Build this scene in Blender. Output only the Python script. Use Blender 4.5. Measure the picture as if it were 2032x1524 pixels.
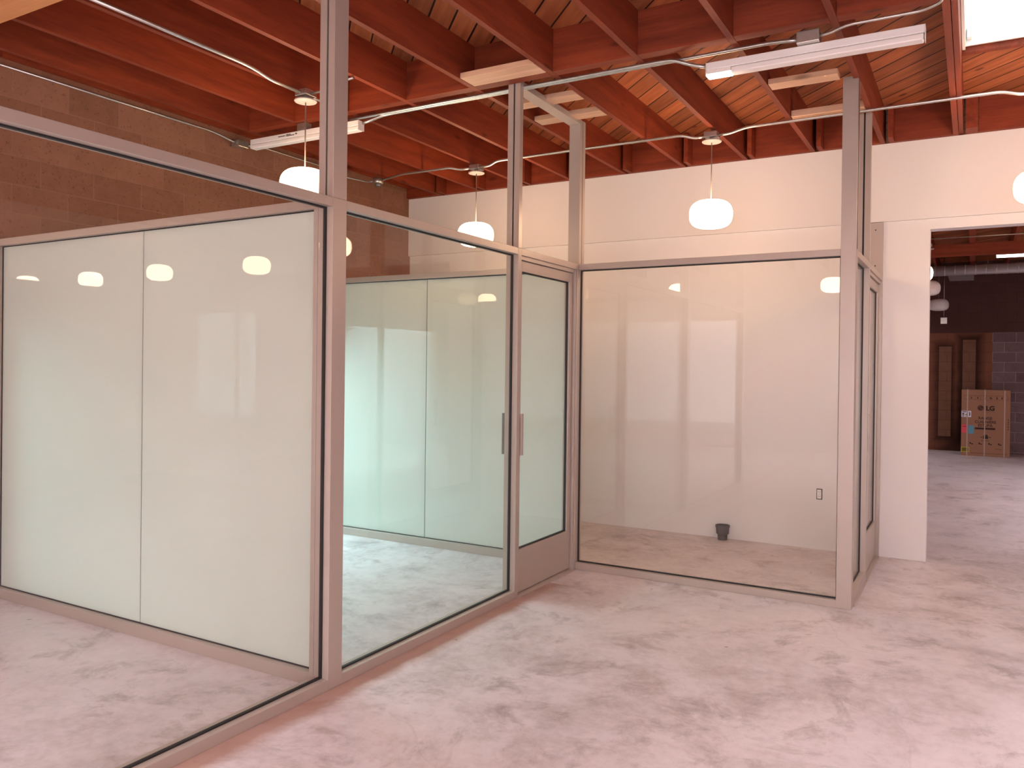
import bpy, bmesh, math, random
from mathutils import Vector, Matrix
random.seed(7)
for o in list(bpy.data.objects): bpy.data.objects.remove(o)
SC = bpy.context.scene
COL = SC.collection

# ------------------------------------------------------------------ camera
CAMH = 1.656
yaw, pitch, roll, FPX = 0.5223, -0.0052, 0.0120, 1591.4
cam = bpy.data.cameras.new('camera'); camo = bpy.data.objects.new('camera', cam); COL.objects.link(camo)
fw = Vector((-math.sin(yaw)*math.cos(pitch), math.cos(yaw)*math.cos(pitch), math.sin(pitch)))
rt = Vector((math.cos(yaw), math.sin(yaw), 0)); up = rt.cross(fw)
r2 = rt*math.cos(roll)+up*math.sin(roll); u2 = -rt*math.sin(roll)+up*math.cos(roll)
M = Matrix((r2, u2, -fw)).transposed().to_4x4(); M.translation = Vector((0, 0, CAMH))
camo.matrix_world = M
cam.sensor_width = 36; cam.lens = FPX*36/2032; cam.shift_y = -(762-736.57)/2032
cam.clip_start = 0.05; cam.clip_end = 200
SC.camera = camo

# ------------------------------------------------------------------ world, exposure, daylight, added fill
SC.view_settings.view_transform = 'Standard'; SC.view_settings.look = 'None'
SC.view_settings.gamma = 1; SC.view_settings.use_curve_mapping = False
SC.view_settings.exposure = 1.08
w = bpy.data.worlds.new('sky'); SC.world = w; w.use_nodes = True
w.node_tree.nodes['Background'].inputs[0].default_value = (0.80, 0.95, 1.0, 1)
w.node_tree.nodes['Background'].inputs[1].default_value = 0.9

def area(name, loc, size, size_y, direction, power, color):
    l = bpy.data.lights.new(name, 'AREA'); l.shape = 'RECTANGLE'; l.size = size; l.size_y = size_y
    l.energy = power; l.color = color
    o = bpy.data.objects.new(name, l); COL.objects.link(o); o.location = loc
    o.rotation_euler = Vector(direction).to_track_quat('-Z', 'Y').to_euler()
    return o
COOL = (0.72, 0.93, 1.0); PINK = (1.0, 0.80, 0.84)
area('daylight_office_window', (-7.20, 4.6, 2.90), 2.4, 1.7, (1, 0, -0.95), 225, (0.58, 0.93, 1.0))
area('daylight_storefront', (1.4, -4.75, 1.6), 6.0, 2.2, (-.15, 1, -0.12), 85, (0.97, 0.90, 1.0))
area('daylight_skylight', (0.5, 5.9, 4.60), 1.1, 1.1, (0, 0, -1), 7, (1.0, 0.93, 0.84))
FILL_WELLS = [(-3.0, -1.7, -3.3, -2.0), (.8, 2.1, -3.3, -2.0), (-5.2, -4.0, .3, 1.5), (1.5, 2.7, 1.6, 2.8), (-9.4, -8.1, -2.9, -1.6), (-12.4, -11.1, -2.9, -1.6), (1.9, 3.1, 9.6, 10.8), (1.9, 3.1, 13.0, 14.2), (-3.2, -2.0, 16.3, 17.5)]  # unseen roof wells added as fill light for the rooms
for (a, b, c, d), p in zip(FILL_WELLS, (250, 250, 8, 120, 60, 60, 85, 85, 45)):
    area('added_fill_light', ((a+b)/2, (c+d)/2, 4.50), 1.1, 1.1, (0, 0, -1), p, (1.0, 0.91, 0.98))

# ------------------------------------------------------------------ materials
def lin(c):
    return tuple((v/255/12.92) if v/255 <= .04045 else ((v/255+.055)/1.055)**2.4 for v in c)
class NT:
    def __init__(s, name):
        s.m = bpy.data.materials.new(name); s.m.use_nodes = True; s.t = s.m.node_tree
        s.b = s.t.nodes['Principled BSDF']; s.out = s.t.nodes['Material Output']
    def n(s, typ, **kw):
        nd = s.t.nodes.new(typ)
        for k, v in kw.items():
            if k.startswith('i_'):
                key = k[2:].replace('_', ' '); nd.inputs[int(key) if key.isdigit() else key].default_value = v
            else: setattr(nd, k, v)
        return nd
    def l(s, a, b): s.t.links.new(a, b)
    def math(s, op, a, b=None, c=None):
        nd = s.n('ShaderNodeMath', operation=op)
        for k, v in enumerate((a, b, c)):
            if v is None: continue
            if isinstance(v, (int, float)): nd.inputs[k].default_value = v
            else: s.l(v, nd.inputs[k])
        return nd.outputs[0]
    def xyz(s):
        tc = s.n('ShaderNodeTexCoord'); sp = s.n('ShaderNodeSeparateXYZ'); s.l(tc.outputs['Object'], sp.inputs[0])
        return tc.outputs['Object'], sp.outputs[0], sp.outputs[1], sp.outputs[2]
    def comb(s, x, y, z):
        c = s.n('ShaderNodeCombineXYZ')
        for k, v in enumerate((x, y, z)):
            if isinstance(v, (int, float)): c.inputs[k].default_value = v
            else: s.l(v, c.inputs[k])
        return c.outputs[0]
    def noise(s, vec, scale, detail=3, rough=.5):
        nd = s.n('ShaderNodeTexNoise'); nd.inputs['Scale'].default_value = scale
        nd.inputs['Detail'].default_value = detail; nd.inputs['Roughness'].default_value = rough
        s.l(vec, nd.inputs['Vector']); return nd.outputs['Fac']
    def ramp(s, fac, stops):
        r = s.n('ShaderNodeValToRGB'); e = r.color_ramp.elements
        while len(e) < len(stops): e.new(.5)
        for k, (p, c) in enumerate(stops):
            e[k].position = p; e[k].color = (*c, 1) if len(c) == 3 else c
        s.l(fac, r.inputs[0]); return r.outputs[0]
    def mix(s, fac, a, b, blend='MIX'):
        nd = s.n('ShaderNodeMix', data_type='RGBA', blend_type=blend)
        for sock, v in ((nd.inputs[0], fac), (nd.inputs[6], a), (nd.inputs[7], b)):
            if isinstance(v, (int, float)): sock.default_value = v
            elif isinstance(v, tuple): sock.default_value = (*v, 1)
            else: s.l(v, sock)
        return nd.outputs[2]
    def bump(s, h, strength=.2, dist=.01):
        b = s.n('ShaderNodeBump'); b.inputs['Strength'].default_value = strength; b.inputs['Distance'].default_value = dist
        s.l(h, b.inputs['Height']); s.l(b.outputs[0], s.b.inputs['Normal'])
    def set(s, **kw):
        for k, v in kw.items():
            key = k.replace('_', ' ')
            if isinstance(v, (int, float)): s.b.inputs[key].default_value = v
            elif isinstance(v, tuple): s.b.inputs[key].default_value = (*v, 1)
            else: s.l(v, s.b.inputs[key])
        return s

def plain(name, col, rough=.5, metal=0, var=.06, scale=6, spec=.5):
    t = NT(name); v, x, y, z = t.xyz(); f = t.noise(v, scale, 4)
    t.set(Base_Color=t.mix(f, tuple(c*(1-var) for c in col), tuple(min(1, c*(1+var)) for c in col)), Roughness=rough, Metallic=metal)
    t.b.inputs['Specular IOR Level'].default_value = spec
    return t.m

def wood(name, dark, light, axis='y', rough=.6, knot=True, spec=.3):
    t = NT(name); v, x, y, z = t.xyz()
    oi = t.n('ShaderNodeObjectInfo'); off = t.math('MULTIPLY', oi.outputs['Random'], 37.0)
    s = {'x': (1.2, 14, 14), 'y': (14, 1.2, 14), 'z': (14, 14, 1.2)}[axis]
    vec = t.comb(t.math('ADD', t.math('MULTIPLY', x, s[0]), off), t.math('ADD', t.math('MULTIPLY', y, s[1]), off), t.math('MULTIPLY', z, s[2]))
    g = t.noise(vec, 1.0, 5, .6); g2 = t.noise(vec, 6.0, 3, .6)
    f = t.math('ADD', t.math('MULTIPLY', g, .75), t.math('MULTIPLY', g2, .25))
    c = t.ramp(f, [(.30, dark), (.70, light)])
    if knot:
        k = {'x': (1, 3, 3), 'y': (3, 1, 3), 'z': (3, 3, 1)}[axis]
        vo = t.n('ShaderNodeTexVoronoi'); vo.inputs['Scale'].default_value = 1.7
        kv = t.comb(t.math('ADD', t.math('MULTIPLY', x, k[0]), off), t.math('MULTIPLY', y, k[1]), t.math('MULTIPLY', z, k[2]))
        t.l(kv, vo.inputs['Vector'])
        kf = t.ramp(vo.outputs['Distance'], [(.04, (1, 1, 1)), (.13, (0, 0, 0))])
        c = t.mix(t.math('MULTIPLY', kf, .6), c, tuple(d*.35 for d in dark))
    rv = t.ramp(oi.outputs['Random'], [(0, (.82, .82, .82)), (1, (1.12, 1.12, 1.12))])
    c = t.mix(1.0, c, rv, 'MULTIPLY')
    t.set(Base_Color=c, Roughness=rough); t.b.inputs['Specular IOR Level'].default_value = spec
    t.bump(f, .15, .004)
    return t.m

def deck_mat():
    t = NT('diagonal_board_decking'); v, x, y, z = t.xyz()
    u = t.math('MULTIPLY', t.math('SUBTRACT', y, x), .70711); a = t.math('MULTIPLY', t.math('ADD', x, y), .70711)
    # boards run along (1,-1): distance across them is (x+y)/sqrt2
    p = t.math('DIVIDE', a, 0.165); idx = t.math('FLOOR', p); fr = t.math('FRACT', p)
    wn = t.n('ShaderNodeTexWhiteNoise', noise_dimensions='1D'); t.l(idx, wn.inputs['W'])
    vec = t.comb(t.math('MULTIPLY', u, 1.0), t.math('MULTIPLY', a, 12.0), t.math('MULTIPLY', idx, 3.3))
    g = t.noise(vec, 1.6, 5, .6)
    c = t.ramp(g, [(.3, (.27, .078, .028)), (.7, (.47, .152, .060))])
    tone = t.ramp(wn.outputs['Value'], [(0, (.70, .70, .70)), (1, (1.25, 1.2, 1.15))])
    c = t.mix(1.0, c, tone, 'MULTIPLY')
    vo = t.n('ShaderNodeTexVoronoi'); vo.inputs['Scale'].default_value = 1.6
    t.l(t.comb(u, t.math('MULTIPLY', a, 2.2), 0.0), vo.inputs['Vector'])
    kf = t.ramp(vo.outputs['Distance'], [(.04, (1, 1, 1)), (.09, (0, 0, 0))])
    c = t.mix(t.math('MULTIPLY', kf, .75), c, (.05, .012, .006))
    e = t.math('ABSOLUTE', t.math('SUBTRACT', fr, .5))
    wn2 = t.noise(t.comb(t.math('MULTIPLY', u, .6), t.math('MULTIPLY', idx, 5.1), 0.0), 1.0, 1)
    gap = t.math('GREATER_THAN', e, t.math('SUBTRACT', .487, t.math('MULTIPLY', wn2, .045)))
    c = t.mix(gap, c, (.012, .003, .002))
    t.set(Base_Color=c, Roughness=.65); t.b.inputs['Specular IOR Level'].default_value = .25
    return t.m

def block_mat(name, ax, c1, c2, mortar, y0, z0, far=False):
    """concrete blocks 0.406 x 0.203 in running bond, along world axis ax"""
    t = NT(name); v, x, y, z = t.xyz(); h = x if ax == 'x' else y
    br = t.n('ShaderNodeTexBrick'); br.offset = .5; br.squash = 1
    br.inputs['Scale'].default_value = 1; br.inputs['Brick Width'].default_value = .4127; br.inputs['Row Height'].default_value = .2045
    br.inputs['Mortar Size'].default_value = .0045; br.inputs['Mortar Smooth'].default_value = .3; br.inputs['Bias'].default_value = 0
    t.l(t.comb(t.math('SUBTRACT', h, y0), t.math('SUBTRACT', z, z0), 0.0), br.inputs['Vector'])
    br.inputs['Color1'].default_value = (0, 0, 0, 1); br.inputs['Color2'].default_value = (1, 1, 1, 1); br.inputs['Mortar'].default_value = (.5, .5, .5, 1)
    n1 = t.noise(v, 1.1, 3); n2 = t.noise(v, 45, 3, .7); n3 = t.noise(v, 9, 4, .6)
    f = t.math('ADD', t.math('MULTIPLY', br.outputs['Color'], .30), t.math('ADD', t.math('MULTIPLY', n1, .35), t.math('MULTIPLY', n3, .35)))
    c = t.ramp(f, [(.25, c1), (.8, c2)])
    c = t.mix(t.ramp(n2, [(.28, (1, 1, 1)), (.42, (0, 0, 0))]), c, tuple(k*.6 for k in c1))
    mc = t.mix(n3, tuple(k*.8 for k in mortar), tuple(k*1.15 for k in mortar))
    if far:
        def rect(cx, hw, cz, hh):
            return t.math('MAXIMUM', t.math('SUBTRACT', t.math('ABSOLUTE', t.math('SUBTRACT', x, cx)), hw),
                          t.math('SUBTRACT', t.math('ABSOLUTE', t.math('SUBTRACT', z, cz)), hh))
        wob = t.math('MULTIPLY', t.math('SUBTRACT', t.noise(v, 5, 3), .5), .10)
        # upper band of dark maroon paint
        top = t.math('GREATER_THAN', z, 2.487)
        c = t.mix(top, c, t.mix(n1, (.075, .032, .028), (.12, .058, .048)))
        mc = t.mix(top, mc, (.075, .034, .030))
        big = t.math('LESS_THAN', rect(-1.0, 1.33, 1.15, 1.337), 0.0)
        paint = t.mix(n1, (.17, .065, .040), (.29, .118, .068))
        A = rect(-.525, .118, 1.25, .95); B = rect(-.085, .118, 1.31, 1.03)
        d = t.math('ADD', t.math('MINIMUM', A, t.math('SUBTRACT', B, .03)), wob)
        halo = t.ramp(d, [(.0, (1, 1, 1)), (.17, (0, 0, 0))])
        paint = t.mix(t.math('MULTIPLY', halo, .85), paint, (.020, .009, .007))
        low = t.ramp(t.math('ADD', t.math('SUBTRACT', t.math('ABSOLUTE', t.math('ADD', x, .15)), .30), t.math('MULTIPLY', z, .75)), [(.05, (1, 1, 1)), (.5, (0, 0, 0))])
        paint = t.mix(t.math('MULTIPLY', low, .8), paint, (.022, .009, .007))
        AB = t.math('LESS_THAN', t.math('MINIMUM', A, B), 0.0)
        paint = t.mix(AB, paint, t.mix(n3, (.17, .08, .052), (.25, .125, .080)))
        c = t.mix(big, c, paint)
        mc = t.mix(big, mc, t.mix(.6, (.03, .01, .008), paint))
    c = t.mix(br.outputs['Fac'], c, mc)
    t.set(Base_Color=c, Roughness=.9); t.b.inputs['Specular IOR Level'].default_value = .2
    hh = t.math('SUBTRACT', t.math('MULTIPLY', n2, .35), t.math('MULTIPLY', br.outputs['Fac'], .6))
    t.bump(hh, .35, .006)
    return t.m

def floor_mat():
    t = NT('polished_concrete'); v, x, y, z = t.xyz()
    wv = t.n('ShaderNodeVectorMath', operation='ADD'); nz = t.n('ShaderNodeTexNoise'); nz.inputs['Scale'].default_value = .8; nz.inputs['Detail'].default_value = 3
    t.l(v, nz.inputs['Vector']); sc = t.n('ShaderNodeVectorMath', operation='SCALE'); sc.inputs['Scale'].default_value = .9
    t.l(nz.outputs['Color'], sc.inputs[0]); t.l(v, wv.inputs[0]); t.l(sc.outputs[0], wv.inputs[1]); wvec = wv.outputs[0]
    n1 = t.noise(wvec, 1.1, 6, .60); n2 = t.noise(wvec, 3.8, 6, .68); n3 = t.noise(v, 16, 6, .7); n4 = t.noise(v, 90, 3, .6)
    f = t.math('ADD', t.math('ADD', t.math('MULTIPLY', n1, .36), t.math('MULTIPLY', n2, .38)), t.math('MULTIPLY', n3, .26))
    c = t.ramp(f, [(.34, (.36, .29, .285)), (.44, (.54, .47, .47)), (.52, (.66, .59, .595)), (.66, (.77, .705, .71))])
    # dark stain patches
    s1 = t.ramp(t.noise(wvec, 3.0, 7, .74), [(.32, (1, 1, 1)), (.47, (0, 0, 0))])
    c = t.mix(t.math('MULTIPLY', s1, .60), c, (.20, .15, .135))
    # pits and specks
    vo = t.n('ShaderNodeTexVoronoi'); vo.inputs['Scale'].default_value = 3.1; t.l(wvec, vo.inputs['Vector'])
    pit = t.ramp(t.math('ADD', vo.outputs['Distance'], t.math('MULTIPLY', n3, .10)), [(.065, (1, 1, 1)), (.095, (0, 0, 0))])
    c = t.mix(t.math('MULTIPLY', pit, .75), c, (.09, .065, .06))
    vl = t.n('ShaderNodeTexVoronoi'); vl.inputs['Scale'].default_value = 0.9; t.l(t.comb(t.math('ADD', x, 3.7), y, 2.0), vl.inputs['Vector'])
    ring = t.math('ABSOLUTE', t.math('SUBTRACT', vl.outputs['Distance'], .045))
    c = t.mix(t.math('MULTIPLY', t.ramp(ring, [(.0, (1, 1, 1)), (.010, (0, 0, 0))]), .18), c, (.74, .67, .62))
    # fine cracks
    vc = t.n('ShaderNodeTexVoronoi', feature='DISTANCE_TO_EDGE'); vc.inputs['Scale'].default_value = .55; t.l(wvec, vc.inputs['Vector'])
    ck = t.math('MULTIPLY', t.math('LESS_THAN', vc.outputs['Distance'], .0035), t.math('GREATER_THAN', n1, .52))
    c = t.mix(t.math('MULTIPLY', ck, .10), c, (.20, .15, .13))
    # strip of warm reflected shading painted along the outside of the first partition's sill
    dx = t.math('SUBTRACT', x, -2.82)
    m = t.ramp(t.math('ADD', dx, t.math('MULTIPLY', t.math('SUBTRACT', n2, .5), .12)), [(.08, (1, 1, 1)), (.17, (0, 0, 0))])
    m = t.math('MULTIPLY', m, t.math('MULTIPLY', t.math('GREATER_THAN', dx, -.02), t.math('LESS_THAN', y, 5.5)))
    c = t.mix(t.math('MULTIPLY', m, .75), c, (.34, .155, .095))
    c = t.mix(t.math('MULTIPLY', n4, .16), c, (.30, .24, .22))
    r = t.ramp(n2, [(.3, (.30, .30, .30)), (.75, (.52, .52, .52))])
    t.set(Base_Color=c, Roughness=r); t.b.inputs['Specular IOR Level'].default_value = .45
    t.bump(t.math('ADD', t.math('MULTIPLY', n3, .5), n2), .05, .01)
    return t.m

def glass_mat(name, tint):
    t = NT(name); t.t.nodes.remove(t.b)
    lw = t.n('ShaderNodeLayerWeight'); lw.inputs['Blend'].default_value = .5
    p = t.math('POWER', lw.outputs['Facing'], 5.0); f = t.math('ADD', t.math('MULTIPLY', p, .75), .028)
    tr = t.n('ShaderNodeBsdfTransparent'); tr.inputs[0].default_value = (*tint, 1)
    gl = t.n('ShaderNodeBsdfGlossy'); gl.inputs['Roughness'].default_value = 0.0; gl.inputs['Color'].default_value = (1, 1, 1, 1)
    mx = t.n('ShaderNodeMixShader'); t.l(f, mx.inputs[0]); t.l(tr.outputs[0], mx.inputs[1]); t.l(gl.outputs[0], mx.inputs[2])
    t.l(mx.outputs[0], t.out.inputs[0]); return t.m

def frosted_mat():
    t = NT('frosted_white_glass'); t.t.nodes.remove(t.b)
    v, x, y, z = t.xyz(); n = t.noise(v, .8, 2)
    lw = t.n('ShaderNodeLayerWeight'); lw.inputs['Blend'].default_value = .5
    p = t.math('POWER', lw.outputs['Facing'], 5.0); f = t.math('ADD', t.math('MULTIPLY', p, .80), .04)
    col = t.mix(n, (.78, .805, .735), (.81, .835, .765))
    d = t.n('ShaderNodeBsdfDiffuse'); t.l(col, d.inputs[0])
    tl = t.n('ShaderNodeBsdfTranslucent'); tl.inputs[0].default_value = (.80, .88, .83, 1)
    m1 = t.n('ShaderNodeMixShader'); m1.inputs[0].default_value = .40; t.l(d.outputs[0], m1.inputs[1]); t.l(tl.outputs[0], m1.inputs[2])
    gl = t.n('ShaderNodeBsdfGlossy'); gl.inputs['Roughness'].default_value = 0.0
    m2 = t.n('ShaderNodeMixShader'); t.l(f, m2.inputs[0]); t.l(m1.outputs[0], m2.inputs[1]); t.l(gl.outputs[0], m2.inputs[2])
    t.l(m2.outputs[0], t.out.inputs[0]); return t.m

def emit(name, col, strength):
    t = NT(name); t.set(Base_Color=(.9, .88, .85), Roughness=.4)
    t.b.inputs['Emission Color'].default_value = (*col, 1); t.b.inputs['Emission Strength'].default_value = strength
    return t.m

def drywall(name, col):
    t = NT(name); v, x, y, z = t.xyz(); n = t.noise(v, .7, 3); n2 = t.noise(v, 120, 2)
    c = t.mix(n, tuple(k*.965 for k in col), col)
    t.set(Base_Color=c, Roughness=.75); t.b.inputs['Specular IOR Level'].default_value = .25; t.bump(n2, .04, .002); return t.m

def alu_mat(name, col, rough=.36):
    t = NT(name); v, x, y, z = t.xyz(); n = t.noise(t.comb(t.math('MULTIPLY', x, 40), t.math('MULTIPLY', y, 40), t.math('MULTIPLY', z, 3)), 1, 3)
    t.set(Base_Color=t.mix(n, tuple(k*.96 for k in col), col), Roughness=rough, Metallic=.30); return t.m

MAT = dict(
    joist=wood('red_stained_joist_wood', (.15, .022, .0075), (.31, .054, .017), 'y'),
    beam=wood('red_stained_blocking_wood', (.15, .022, .0075), (.31, .054, .017), 'x'),
    newwood=wood('fresh_cut_pine', (.56, .32, .20), (.74, .47, .31), 'x', spec=.2),
    orange=wood('orange_stained_board', (.62, .26, .09), (.78, .36, .15), 'x'),
    deck=deck_mat(), floor=floor_mat(),
    blocks=block_mat('painted_concrete_blocks', 'y', (.205, .092, .055), (.33, .158, .099), (.285, .145, .094), 3.394, 2.72),
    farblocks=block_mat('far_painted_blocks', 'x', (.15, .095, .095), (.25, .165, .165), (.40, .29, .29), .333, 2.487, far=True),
    white=drywall('white_painted_drywall', (.80, .76, .745)),
    whitedk=drywall('beige_primed_panel', (.47, .40, .37)),
    shaft=drywall('white_shaft_paint', (.88, .88, .86)),
    alu=alu_mat('clear_anodised_aluminium', (.47, .39, .335)),
    galv=plain('galvanised_steel', (.60, .58, .54), .32, .9, .15, 30),
    duct=plain('spiral_duct_steel', (.62, .58, .58), .34, .6, .12, 3),
    black=plain('black_gasket_rubber', (.010, .009, .009), .6, 0, .1),
    gray=plain('dark_bronze_pull', (.20, .19, .18), .4, .6, .1),
    glass=glass_mat('clear_glass', (.985, .995, .990)), frost=frosted_mat(),
    shade=emit('lit_opal_shade', (1.0, .665, .41), 13.0),
    unlit=plain('unlit_opal_shade', (.80, .74, .70), .35, 0, .02),
    tube=emit('lit_tube_and_glint', (1.0, .93, .85), 6.0),  # glowing tube; also paints the reflection on the long strip light
    enamel=plain('white_enamel', (.84, .79, .76), .4, 0, .03),
    lens=plain('milky_plastic_lens', (.86, .80, .76), .3, 0, .02),
    canopy=plain('grey_enamel', (.45, .40, .37), .5, 0, .03),
    cord=plain('grey_cord', (.22, .17, .14), .5),
    redseal=plain('red_sealant', (.42, .06, .07), .5, 0, .1),
    card=plain('brown_cardboard', (.36, .185, .115), .8, 0, .08, 3, .15),
    ink=plain('dark_brown_ink', (.045, .014, .010), .7),
    strap=plain('white_plastic_strap', (.48, .37, .32), .4),
    paper=plain('white_paper_label', (.75, .73, .80), .6),
    pink=plain('pink_sticker', (.80, .085, .11), .6), blue=plain('blue_sticker', (.12, .33, .46), .6), yellow=plain('yellow_sticker', (.50, .44, .03), .6),
    olive=plain('olive_ink', (.16, .11, .005), .6),
    plastic=plain('ivory_plastic', (.86, .81, .77), .4), darkpipe=plain('dark_pipe_plastic', (.075, .05, .045), .6, 0, .2, 20),
    asphalt=plain('asphalt', (.22, .22, .23), .9), plaster=plain('rough_plaster', (.62, .56, .52), .9),
)

# ------------------------------------------------------------------ mesh helpers
class MB:
    def __init__(s): s.bm = bmesh.new(); s.c = None
    def box(s, x0, x1, y0, y1, z0, z1):
        vs = [s.bm.verts.new(p) for p in ((x0,y0,z0),(x1,y0,z0),(x1,y1,z0),(x0,y1,z0),(x0,y0,z1),(x1,y0,z1),(x1,y1,z1),(x0,y1,z1))]
        for f in ((3,2,1,0),(4,5,6,7),(0,1,5,4),(1,2,6,5),(2,3,7,6),(3,0,4,7)): s.bm.faces.new([vs[i] for i in f])
        return s
    def tube(s, pts, r, n=10, caps=True):
        pts = [Vector(p) for p in pts]; rings = []
        prev = None
        for i, p in enumerate(pts):
            d = (pts[min(i+1, len(pts)-1)]-pts[max(i-1, 0)]).normalized()
            a = Vector((0, 0, 1)) if abs(d.z) < .9 else Vector((1, 0, 0))
            u = d.cross(a).normalized() if prev is None else (prev-d*prev.dot(d)).normalized()
            prev = u; v = d.cross(u)
            rings.append([s.bm.verts.new(p+(u*math.cos(2*math.pi*k/n)+v*math.sin(2*math.pi*k/n))*r) for k in range(n)])
        for a, b in zip(rings, rings[1:]):
            for k in range(n): s.bm.faces.new((a[k], a[(k+1) % n], b[(k+1) % n], b[k])).smooth = True
        if caps: s.bm.faces.new(rings[0][::-1]); s.bm.faces.new(rings[-1])
        return s
    def lathe(s, prof, c=(0, 0, 0), n=40, smooth=True):
        c = Vector(c); rings = []
        for r, z in prof:
            rings.append([s.bm.verts.new(c+Vector((0, 0, z)))] if r < 1e-6 else
                         [s.bm.verts.new(c+Vector((r*math.cos(2*math.pi*k/n), r*math.sin(2*math.pi*k/n), z))) for k in range(n)])
        for a, b in zip(rings, rings[1:]):
            for k in range(n):
                k2 = (k+1) % n
                if len(a) == 1: f = (a[0], b[k2], b[k])
                elif len(b) == 1: f = (a[k], a[k2], b[0])
                else: f = (a[k], a[k2], b[k2], b[k])
                s.bm.faces.new(f).smooth = smooth
        return s
    def build(s, name, mat, parent=None, bevel=0, loc=None):
        bmesh.ops.recalc_face_normals(s.bm, faces=s.bm.faces)
        me = bpy.data.meshes.new(name); s.bm.to_mesh(me); s.bm.free()
        me.materials.append(MAT[mat] if isinstance(mat, str) else mat)
        o = bpy.data.objects.new(name, me); COL.objects.link(o)
        if parent is not None:
            o.parent = parent; o.matrix_parent_inverse = Matrix.Translation(parent.location).inverted() if loc is None else Matrix()
            if loc is not None: o.location = loc
        if bevel:
            md = o.modifiers.new('bevel', 'BEVEL'); md.width = bevel; md.segments = 2; md.limit_method = 'ANGLE'
        return o
def tag(o, label=None, cat=None, group=None, kind=None):
    if label: o['label'] = label
    if cat: o['category'] = cat
    if group: o['group'] = group
    if kind: o['kind'] = kind
    return o
def thing(name, loc, label, cat, group=None):
    o = bpy.data.objects.new(name, None); COL.objects.link(o); o.location = loc; o.empty_display_size = .1
    return tag(o, label, cat, group)
def B(*a): return MB().box(*a)
def copy_tree(o, loc, label):
    c = o.copy(); COL.objects.link(c); c.location = loc; c['label'] = label
    for ch in o.children:
        d = ch.copy(); COL.objects.link(d); d.parent = c
        for g in ch.children:
            e = g.copy(); COL.objects.link(e); e.parent = d
    return c
ORD = ['first','second','third','fourth','fifth','sixth','seventh','eighth','ninth','tenth','eleventh','twelfth','thirteenth','fourteenth','fifteenth']

# ------------------------------------------------------------------ key planes (metres)
X1, Y2, X3, YW = -2.823, 5.985, -0.714, 7.870     # partition faces, white wall
D = 0.10                                          # frame depth
ZT, ZB = 2.507, 2.460                             # transom top / bottom
ZC, ZD = 3.680, 3.970                             # joist underside, decking
YD1 = 3.062
XL = -5.99                                        # block wall face
YF = 19.30                                        # far wall of the further room
XO = -0.343                                       # left jamb of the opening

# ------------------------------------------------------------------ shell
def struct(mb, name, mat): return tag(mb.build(name, mat), kind='structure')
struct(B(-15.2, 5.2, -5.2, 19.6, -.12, 0), 'floor', 'floor')
# decking with the skylight hole
sx0, sx1, sy0, sy1 = -0.10, 1.10, 5.30, 6.52
m = MB()
HOLES = [(sx0, sx1, sy0, sy1)]+FILL_WELLS
gx = sorted({-15.2, 5.2}|{h[0] for h in HOLES}|{h[1] for h in HOLES}); gy = sorted({-5.2, 19.6}|{h[2] for h in HOLES}|{h[3] for h in HOLES})
for a, b in zip(gx, gx[1:]):
    run = None
    for c, d in zip(gy, gy[1:]):
        cx, cy = (a+b)/2, (c+d)/2
        if any(h[0] < cx < h[1] and h[2] < cy < h[3] for h in HOLES):
            if run: m.box(a, b, run[0], run[1], ZD, ZD+.05); run = None
        else: run = (run[0], d) if run else (c, d)
    if run: m.box(a, b, run[0], run[1], ZD, ZD+.05)
struct(m, 'ceiling', 'deck')
# left block wall with the office window opening
m = MB(); wy0, wy1, wz0, wz1 = 3.45, 5.75, .35, 2.15
m.box(XL-.2, XL, 3.062, wy0, 0, ZD); m.box(XL-.2, XL, wy1, 8.05, 0, ZD)
m.box(XL-.2, XL, wy0, wy1, 0, wz0); m.box(XL-.2, XL, wy0, wy1, wz1, ZD)
struct(m, 'wall_left', 'blocks')
wn = B(XL-.13, XL-.07, wy0, wy0+.05, wz0, wz1).box(XL-.13, XL-.07, wy1-.05, wy1, wz0, wz1).box(XL-.13, XL-.07, wy0+.05, wy1-.05, wz0, wz0+.05).box(XL-.13, XL-.07, wy0+.05, wy1-.05, wz1-.05, wz1).box(XL-.13, XL-.07, 4.575, 4.625, wz0+.05, wz1-.05).build('window_1', 'alu')
tag(wn, kind='structure')
B(XL-.103, XL-.097, wy0+.05, 4.575, wz0+.05, wz1-.05).box(XL-.103, XL-.097, 4.625, wy1-.05, wz0+.05, wz1-.05).build('window_pane', 'glass', wn)
# low wall with an interior window, left end of the first office (only its reflection shows)
m = MB(); m.box(-6.15, XL, -1.6, .61, 0, 2.25); m.box(-6.15, XL, 1.42, 3.062, 0, 2.25); m.box(-6.15, XL, .61, 1.42, 0, .32); m.box(-6.15, XL, .61, 1.42, 2.15, 2.25)
struct(m, 'wall_low', 'white')
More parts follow.
